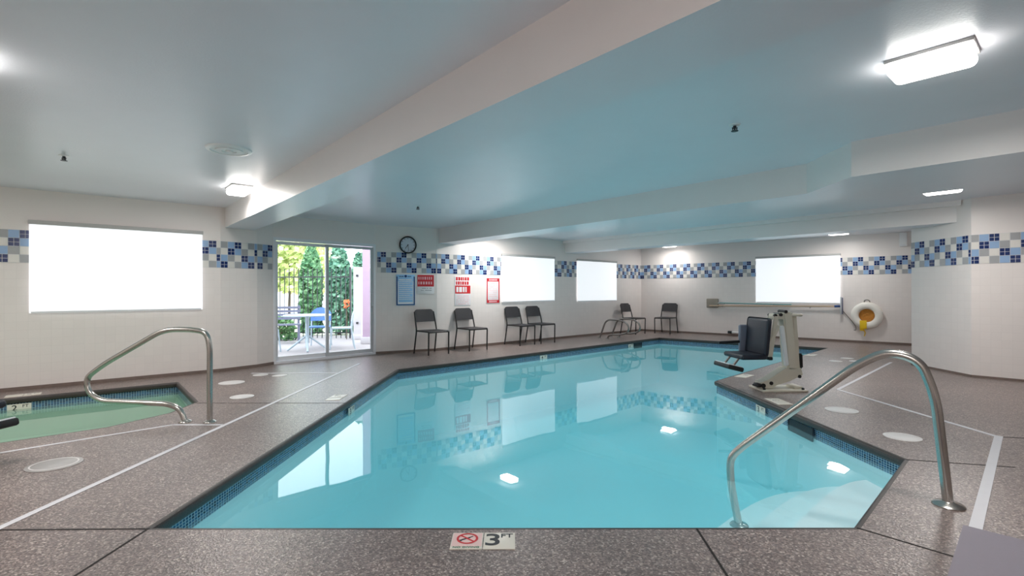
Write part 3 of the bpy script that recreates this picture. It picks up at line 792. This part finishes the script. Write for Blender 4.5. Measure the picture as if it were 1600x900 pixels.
t = on_wall('ring_buoy', 'white ring buoy with yellow strap and tan rope coil on end wall', 'ring buoy', P7, P8, 5.57, .63)
mb = MB(); n, k_ = 40, 16; vs = []
for i in range(n):
    a = 2*PI*i/n
    for j in range(k_):
        b = 2*PI*j/k_; r = .225+.078*math.cos(b); vs.append((r*math.cos(a), r*math.sin(a), .065+.055*math.sin(b)))
mb.add(vs, [[i*k_+j, ((i+1) % n)*k_+j, ((i+1) % n)*k_+(j+1) % k_, i*k_+(j+1) % k_] for i in range(n) for j in range(k_)], 0, None, True); mb.build('ring', M['buoy'], t)
mb = MB(); pts = []
for i in range(120):
    a = i*2*PI/20; r = .145-.022*i/20; pts.append((r*math.cos(a), r*math.sin(a), .03+.004*math.sin(i)))
mb.tube(pts, .013, seg=8); mb.lathe([(.16, .004), (.16, .022), (0, .022)]); mb.build('rope_coil', M['rope'], t)
mb = MB(); mb.box((-.06, -.205, .125), (.13, .19, .012), bev=.004); mb.box((-.09, -.30, .07), (.08, .10, .03), bev=.01); mb.tube([(-.06, -.31, .06), (-.03, -.40, .05), (-.05, -.47, .03)], .01, seg=8); mb.build('strap', M['yellow'], t)
mb = MB(); mb.tube([(-.05, .30, .0), (-.05, .335, .05), (0, .36, .075), (.05, .335, .05), (.05, .30, 0)], .011, fil=.03, seg=10); mb.build('hanger_hook', M['steel_dull'], t)

t = on_wall('pipe_stub', 'short white pipe with a dark cap low on the end wall', 'pipe', P7, P8, 2.66, .095)
mb = MB(); mb.tube([(-.02, 0, .06), (.17, 0, .06)], .028, seg=14); mb.build('pipe', M['white'], t)
mb = MB(); mb.tube([(-.12, 0, .06), (-.02, 0, .06)], .036, seg=14); mb.build('cap', M['rubber'], t)
mb = MB(); mb.tube([(.14, 0, .0), (.14, 0, .06)], .02, seg=10); mb.build('bracket', M['white'], t)
t = on_wall('wall_box', 'small white box near the ceiling where the end wall meets the right wall', 'wall box', P7, P8, 6.22, 2.155)
mb = MB(); mb.box((0, .15, .03), (.13, .30, .06), bev=.008); mb.build('housing', M['white'], t)
mb = MB(); mb.box((0, .03, .062), (.09, .03, .01), bev=.003); mb.build('faceplate', M['frame'], t)

# ------------------------------------------------------------------ clock and signs
t = on_wall('wall_clock', 'round black-rimmed wall clock above the tile band', 'clock', P4, P5, .625, 2.112)
mb = MB(); mb.lathe([(.17, 0), (.172, .03), (.165, .045), (.15, .045), (.145, .03), (.145, .012)], seg=48); mb.build('rim', M['black'], t)
fc = MB().lathe([(.147, .010), (.147, .014), (0, .014)], seg=48).build('face', M['clock_face'], t)
mb = MB()
for k in range(12):
    a = k*PI/6; mb.beam((.115*math.cos(a), .115*math.sin(a), .0155), (.136*math.cos(a), .136*math.sin(a), .0155), .009, .002, up=(0, 0, 1))
mb.build('hour_marks', M['ink'], fc)
mb = MB(); mb.beam((0, 0, .018), (-.055, -.075, .018), .010, .002); mb.build('hour_hand', M['ink'], t)
mb = MB(); mb.beam((0, 0, .021), (.012, -.115, .021), .007, .002); mb.build('minute_hand', M['ink'], t)
mb = MB(); mb.lathe([(.01, .014), (.01, .024), (0, .024)], seg=12); mb.build('hub', M['ink'], t)

def strokes(mb, x0, x1, y, hgt, z, rnd, fill=.85, lo=.5, hi=1.6, gap=.35):
    """a run of unreadably small letters as separate blocks"""
    x = x0
    while x < x1-hgt*.3:
        w = min(hgt*rnd.uniform(lo, hi), x1-x)
        if rnd.random() < fill: mb.box((x+w/2, y, z), (w, hgt, .001))
        x += w+hgt*gap
rnd = random.Random(4)
# blue notice
t = on_wall('notice_sign', 'tall light blue notice with navy side borders under the clock', 'sign', P4, P5, .58, .925, group='notices on the door wall and far wall')
mb = MB(); mb.box((0, .30, .006), (.37, .605, .012), bev=.002); mb.build('panel', M['sign_blue'], t)
mb = MB()
for sx in (-1, 1): mb.box((sx*.172, .285, .0125), (.022, .56, .002))
mb.box((0, .012, .0125), (.35, .016, .002)); mb.build('border', M['navy'], t)
mb = MB(); mb.lathe([(.026, .012), (.026, .014), (0, .014)], (0, .572, 0), seg=20); strokes(mb, -.13, -.04, .565, .018, .0128, rnd); strokes(mb, .04, .13, .565, .018, .0128, rnd); mb.build('emblem', M['navy'], t)
mb = MB()
for k in range(11): strokes(mb, -.135, .135-(.05 if k % 3 == 2 else 0), .50-k*.038, .011 if k else .02, .0128, rnd, 1., 3., 7.)
mb.build('lettering', M['sign_white'], t)
mb = MB()
for sx in (-1, 1): mb.box((sx*.148, .25, .0125), (.012, .44, .0015))
mb.box((0, .045, .0125), (.30, .03, .0015)); mb.build('inner_line', M['sign_white'], t)
# small red sign with a pale lower panel
t = on_wall('notice_sign', 'small red sign over a pale panel, directly above the first chair', 'sign', P4, P5, .985, 1.15, group='notices on the door wall and far wall')
mb = MB(); mb.box((0, .19, .004), (.35, .38, .008), bev=.002); mb.build('panel', M['sign_white'], t)
mb = MB(); mb.box((0, .26, .0085), (.34, .23, .002)); mb.build('red_field', M['red'], t)
mb = MB(); strokes(mb, -.15, .15, .31, .055, .0105, rnd, .95, .3, .6, .4); strokes(mb, -.15, .15, .215, .055, .0105, rnd, .95, .3, .6, .4); mb.build('lettering', M['pale_pink'], t)
mb = MB(); strokes(mb, -.12, .12, .11, .014, .0088, rnd); strokes(mb, -.10, .12, .07, .014, .0088, rnd); mb.build('fine_print', M['t_grey'], t)
# two-part red and white notice
t = on_wall('notice_sign', 'tall white notice with a red headed upper half beside the corner', 'sign', P5, P6, .645, .90, group='notices on the door wall and far wall')
mb = MB(); mb.box((0, .30, .004), (.42, .61, .008), bev=.002); mb.build('panel', M['sign_white'], t)
mb = MB(); mb.box((0, .335, .0085), (.40, .17, .002)); mb.build('red_field', M['red'], t)
mb = MB(); strokes(mb, -.18, .18, .56, .07, .0088, rnd, .95, .45, .8, .2); strokes(mb, -.18, .18, .47, .07, .0088, rnd, .95, .45, .8, .2); mb.build('heading', M['red'], t)
mb = MB(); strokes(mb, -.17, .10, .335, .11, .0105, rnd, .95, .4, .7, .18); mb.build('lettering', M['sign_white'], t)
mb = MB()
for k in range(5): strokes(mb, -.17, .17, .20-k*.042, .014, .0088, rnd)
mb.build('fine_print', M['pale_pink'], t)
# red-bordered notice
t = on_wall('notice_sign', 'tall white notice with a thick red border next to the shaded window', 'sign', P5, P6, 1.483, .925, group='notices on the door wall and far wall')
mb = MB(); mb.box((0, .288, .004), (.40, .575, .008), bev=.002); mb.build('panel', M['sign_white'], t)
mb = MB()
for sx in (-1, 1): mb.box((sx*.172, .288, .0085), (.03, .545, .002))
mb.box((0, .525, .0085), (.374, .075, .002)); mb.box((0, .046, .0085), (.374, .065, .002)); mb.build('border', M['red'], t)
mb = MB(); strokes(mb, -.12, .12, .525, .04, .0102, rnd, .95, .5, .8, .25); strokes(mb, -.12, .12, .046, .035, .0102, rnd, .95, .5, .8, .25); mb.build('heading', M['pale_pink'], t)
mb = MB()
for k in range(9): strokes(mb, -.12, .12, .45-k*.042, .013, .0088, rnd)
mb.build('lettering', M['pale_pink'], t)

# ------------------------------------------------------------------ ceiling fittings
AA = math.atan2(-.755, .655)
def ceil_light(x, y, label, L=.36, W=.22, hgt=.09, slim=False):
    t = thing('ceiling_light', label, 'ceiling light', (x, y, HC), AA, 'lit ceiling lights')
    mb = MB(); mb.box((0, 0, -.009), (L+.012, W+.012, .018), bev=.004); mb.build('base_plate', M['shade_box'], t)
    mb = MB(); mb.box((0, 0, -.018-(hgt-.018)/2), (L, W, hgt-.018), bev=min(.035, (hgt-.018)*.48), seg=4); mb.build('diffuser', M['glow'], t)
    return t
L0 = ceil_light(2.272, 2.707, 'large bright ceiling light at upper right, above the pool steps')
L1 = ceil_light(4.36, 13.94, 'lit ceiling light near the far corner, seen below the far beam', .34, .30, .05)
def cl(x, y, label, src=None): return dup(src or L0, (x, y, HC), AA, label)
cl(-3.30, 6.05, 'glowing ceiling light against the long beam above the spa')
cl(5.25, 6.10, 'lit ceiling light peeking out behind the wide beam on the right')
cl(7.13, 10.94, 'lit ceiling light above the end wall shade', L1)
cl(-.07, 10.36, 'ceiling light hidden past the middle beam, mirrored in the pool')
cl(-2.95, 2.62, 'ceiling light just past the upper left edge')
t = thing('ceiling_vent', 'round unlit white ceiling disc left of the long beam', 'ceiling vent', (-2.517, 4.452, HC))
mb = MB(); mb.lathe([(.185, 0), (.18, -.014), (.15, -.02), (.15, -.012), (.11, -.012), (.11, -.022), (.06, -.022), (.06, -.014), (0, -.014)][::-1], seg=40); mb.build('grille', M['white'], t)
mb = MB(); mb.lathe([(.03, -.03), (.03, -.012)], seg=16); mb.build('centre_cap', M['white'], t)
for x, y, lab in ((-4.164, 4.649, 'small sprinkler head on the ceiling above the spa'), (1.709, 3.829, 'small dark sprinkler head on the ceiling left of the large light'), (-1.40, 7.451, 'small sprinkler head on the ceiling between the two near beams')):
    t = thing('sprinkler_head', lab, 'sprinkler', (x, y, HC), 0, 'ceiling sprinkler heads')
    mb = MB(); mb.lathe([(.0, -.01), (.024, -.008), (.04, -.004), (.042, 0)], seg=20); mb.build('escutcheon', M['white'], t)
    mb = MB(); mb.lathe([(.012, -.03), (.012, -.006)], seg=10); mb.lathe([(0, -.052), (.026, -.05), (.026, -.046), (.006, -.044), (.006, -.03)], seg=14); mb.tube([(-.018, 0, -.02), (-.014, 0, -.044)], .004, seg=6); mb.tube([(.018, 0, -.02), (.014, 0, -.044)], .004, seg=6); mb.build('deflector', M['iron'], t)

# ------------------------------------------------------------------ patio seen through the door
mb = MB(); mb.prism([(-3.96, 8.25), (-2.5, 9.75), (-1.2, 10.6), (2.5, 14.2), (-4, 24), (-30, 24), (-30, 2), (-9, 3.6), (-4.5, 7.65)], -.14, -.06); struct(mb.build('ground', M['ground']))
mb = MB(); mb.prism([(-4.02, 8.30), (-2.58, 9.75), (-1.8, 12.0), (-2.8, 13.6), (-5.5, 13.9), (-9.5, 11.0), (-7.5, 5.6)], -.06, -.02); struct(mb.build('patio_floor', M['patio']))
ZP = -.02
def foliage(name, parent, m, c, rx, ry, z0, z1, n, size, taper=.5, rs=1):
    rnd = random.Random(rs); mb = MB()
    for i in range(n):
        v = rnd.random(); z = z0+(z1-z0)*v; k = 1-taper*max(0, (v-.55)/.45)**2
        a = rnd.uniform(0, 2*PI); r = math.sqrt(rnd.uniform(.35, 1))*k
        p = Vector((c[0]+rx*r*math.cos(a), c[1]+ry*r*math.sin(a), z))
        d = Vector((rnd.gauss(0, 1), rnd.gauss(0, 1), rnd.gauss(.3, .8))).normalized(); e = d.orthogonal().normalized()*size*.45; d *= size*rnd.uniform(.7, 1.3)
        mb.add([p-d*.5, p+e, p+d*.5, p-e], [[0, 1, 2, 3]])
    return mb.build(name, m, parent)
def plant(name, label, cat, x, y, rx, ry, z0, z1, n, size, m, taper, rs, group):
    t = thing(name, label, cat, (x, y, ZP-.04), 0, group)
    mb = MB(); mb.tube([(0, 0, 0), (.03, .02, (z1)*.45), (0, 0, z1*.85)], [.06, .045, .02], seg=8); mb.build('trunk', M['bark'], t)
    foliage('foliage', t, M[m], (0, 0, 0), rx, ry, z0, z1, n, size, taper, rs)
    return t
G2 = 'planting beyond the glass door'
plant('hedge_tree', 'dense green columnar tree seen through the left door panel', 'tree', -5.75, 14.3, .31, .30, .1, 2.55, 1500, .16, 'leaf1', .8, 1, G2)
plant('hedge_tree', 'bushy green tree seen through the right door panel', 'tree', -5.05, 14.6, .335, .33, .1, 2.50, 1500, .16, 'leaf2', .6, 2, G2)
plant('hedge_tree', 'green tree beside the white gate post outside', 'tree', -4.32, 14.4, .33, .32, .1, 2.35, 1300, .16, 'leaf2', .6, 3, G2)
plant('shade_tree', 'pale yellow-green tree at the upper left of the door glass', 'tree', -7.95, 17.8, .95, .95, 1.3, 3.6, 1600, .22, 'leaf3', .6, 4, G2)
plant('shade_tree', 'washed-out yellow-green tree behind the fence, centre of left door panel', 'tree', -8.75, 21.5, 1.2, 1.2, 1.2, 3.7, 1400, .22, 'leaf3', .6, 5, G2)
plant('low_shrub', 'low dark green shrub behind the white patio table', 'shrub', -5.85, 12.55, .42, .30, .05, .62, 500, .10, 'leaf4', .5, 6, G2)
t = thing('flower_clump', 'small orange flower clump by the white post outside', 'flowers', (-4.22, 12.75, ZP)); 
mb = MB(); mb.tube([(0, 0, 0), (.01, 0, .45), (0, .01, .82)], .012, seg=6); mb.build('stem', M['bark'], t)
foliage('blossom', t, M['orange'], (0, 0, 0), .07, .07, .80, 1.0, 50, .06, .3, 8)

def fence(a, b, label):
    t = thing('iron_fence', label, 'fence', (a[0], a[1], ZP), ang(a, b), 'dark iron fences outside'); L = dist(a, b)
    for z in (.14, 1.60):
        mb = MB(); mb.beam((0, 0, z), (L, 0, z), .03, .03); mb.build('rail', M['iron'], t)
    n = int(L/.12)
    for i in range(n+1):
        x = L*i/n; w = .045 if i in (0, n) else .016
        mb = MB(); mb.box((x, 0, .91 if w < .03 else .93), (w, w, 1.82 if w < .03 else 1.86)); mb.build('post' if w > .03 else 'picket', M['iron'], t)
fence((-9.2, 11.3), (-6.35, 13.2), 'dark iron fence left of the columnar tree outside')
fence((-6.25, 13.2), (-4.22, 13.05), 'dark iron fence in front of the green trees outside')
t = thing('gate_post', 'white stucco post at the end of the iron fence', 'post', (-3.93, 12.8, ZP))
mb = MB(); mb.box((0, 0, .92), (.20, .20, 1.84)); mb.build('shaft', M['stucco_w'], t); mb = MB(); mb.box((0, 0, .06), (.3, .3, .12), bev=.01); mb.build('plinth', M['stucco_w'], t)
for z in (.42, 1.62):
    mb = MB(); mb.box((.0, -.11, z), (.05, .04, .05)); mb.build('hinge', M['iron'], t)
t = thing('porch_column', 'tall pink stucco column outside, against the right door jamb', 'column', (-3.34, 11.75, ZP))
mb = MB(); mb.box((0, 0, 1.5), (.26, .3, 3.0)); mb.build('shaft', M['stucco_p'], t); mb = MB(); mb.box((0, 0, .08), (.34, .38, .16), bev=.01); mb.build('plinth', M['stucco_w'], t)

t = thing('patio_table', 'round white pedestal table on the patio outside the door', 'table', (-4.22, 10.3, ZP))
mb = MB(); mb.lathe([(0, .715), (.45, .715), (.46, .73), (.45, .745), (0, .745)], seg=36); mb.build('table_top', M['pchair'], t)
mb = MB(); mb.tube([(0, 0, .16), (0, 0, .715)], .04, seg=14); mb.build('pedestal', M['pchair'], t)
for k in range(4):
    a = k*PI/2+.4; mb = MB(); mb.tube([(.03*math.cos(a), .03*math.sin(a), .30), (.38*math.cos(a), .38*math.sin(a), .02)], .02, seg=8); mb.build('foot', M['pchair'], t)
def patio_chair(x, y, rz, m, label):
    t = thing('patio_chair', label, 'chair', (x, y, ZP), rz, 'patio chairs around the white table')
    mb = MB(); mb.box((0, 0, .44), (.44, .42, .03), bev=.012); mb.build('seat', M[m], t)
    mb = MB(); n = 10; vs = []
    for i in range(n+1):
        u = -1+2*i/n; top = .86-.13*abs(u)**2.6
        for z in (.56, .70, top): vs.append((u*.22, .21+.05*(z-.5)/.3-.03*u*u, z))
    fs = [[i*3+j, (i+1)*3+j, (i+1)*3+j+1, i*3+j+1] for i in range(n) for j in range(2)]; q = len(vs)
    rim = [3*i for i in range(n+1)]+[3*n+1]+[3*i+2 for i in range(n, -1, -1)]+[1]
    mb.add(vs+[(a, b+.016, c) for a, b, c in vs], fs+[[q+i for i in f][::-1] for f in fs]+[[rim[k], rim[(k+1) % len(rim)], q+rim[(k+1) % len(rim)], q+rim[k]][::-1] for k in range(len(rim))], 0, None, True)
    mb.build('backrest', M[m], t)
    for sx in (-1, 1):
        mb = MB(); mb.tube([(sx*.20, -.20, .43), (sx*.22, -.24, 0)], .015, seg=8); mb.build('leg', M['pchair'], t)
        mb = MB(); mb.tube([(sx*.20, .22, .62), (sx*.20, .19, .43), (sx*.22, .26, 0)], .015, seg=8); mb.build('leg', M['pchair'], t)
    return t
patio_chair(-4.98, 9.98, math.radians(75), 'pchair', 'pale patio chair at the left edge of the door glass, facing the table')
patio_chair(-4.28, 11.08, math.radians(10), 'bchair', 'blue-backed patio chair behind the white table outside')
patio_chair(-3.66, 10.75, math.radians(-70), 'pchair', 'pale round-backed patio chair right of the door mullion')
t = thing('slatted_bench', 'grey slatted bench outside at the far left of the door glass', 'bench', (-5.45, 11.75, ZP), math.radians(25))
for k in range(4):
    mb = MB(); mb.box((0, .18, .58+k*.085), (.9, .02, .06)); mb.build('back_slat', M['slat'], t)
mb = MB(); mb.box((0, 0, .44), (.9, .36, .03)); mb.build('seat', M['slat'], t)
for sx in (-1, 1):
    mb = MB(); mb.box((sx*.4, .0, .215), (.05, .34, .43)); mb.build('end_frame', M['slat'], t); mb = MB(); mb.box((sx*.4, .20, .66), (.05, .03, .46)); mb.build('back_post', M['slat'], t)

# ------------------------------------------------------------------ light
w = bpy.data.worlds.new('sky'); S.world = w; w.use_nodes = True; nt = w.node_tree; nt.nodes.clear()
bg = nt.nodes.new('ShaderNodeBackground'); bg.inputs[0].default_value = (.86, .92, 1, 1); bg.inputs[1].default_value = 4.0
ow = nt.nodes.new('ShaderNodeOutputWorld'); nt.links.new(bg.outputs[0], ow.inputs[0])
def lamp(name, typ, loc, energy, size=.3, rot=(0, 0, 0), col=(1, .97, .935), sy=None):
    l = bpy.data.lights.new(name, typ); l.energy = energy; l.color = col
    if typ == 'AREA':
        l.size = size
        if sy: l.shape = 'RECTANGLE'; l.size_y = sy
    else: l.shadow_soft_size = size
    o = bpy.data.objects.new(name, l); C.objects.link(o); o.location = loc; o.rotation_euler = rot; return o
for i, (x, y, e) in enumerate(((2.272, 2.707, 26), (-3.30, 6.05, 20), (5.25, 6.10, 24), (4.36, 13.94, 10), (7.13, 10.94, 12), (-.07, 10.36, 30), (-2.95, 2.62, 24))):
    lamp('fixture_and_fill', 'AREA', (x, y, HC-.10), e, .34, (0, 0, AA), sy=.2)
for x, y, e in ((-.3, -1.0, 45), (5.6, 2.2, 45), (-5.2, 3.4, 35), (1.6, 7.4, 40)):
    lamp('fixture_and_fill', 'AREA', (x, y, HC-.06), e, .5, (0, 0, AA))  # fill lamps added to brighten room and pool, with no fixture at these spots

# ------------------------------------------------------------------ camera
cam = bpy.data.cameras.new('camera'); co = bpy.data.objects.new('camera', cam); C.objects.link(co)
cam.sensor_width = 36; cam.lens = 781/1600*36; cam.shift_y = 4.8/1600; cam.clip_start = .05
co.matrix_world = Matrix.Translation((0, 0, 1.2)) @ Matrix.Rotation(PI/2, 4, 'X') @ Matrix.Rotation(-.0022, 4, 'Z')
S.camera = co
S.view_settings.view_transform = 'Standard'; S.view_settings.look = 'None'; S.view_settings.exposure = .26; S.view_settings.gamma = 1
S.cycles.use_denoising = True; S.cycles.max_bounces = 10; S.cycles.diffuse_bounces = 6; S.cycles.transparent_max_bounces = 12; S.cycles.glossy_bounces = 5
S.cycles.sample_clamp_indirect = 6; S.cycles.caustics_reflective = False; S.cycles.caustics_refractive = False
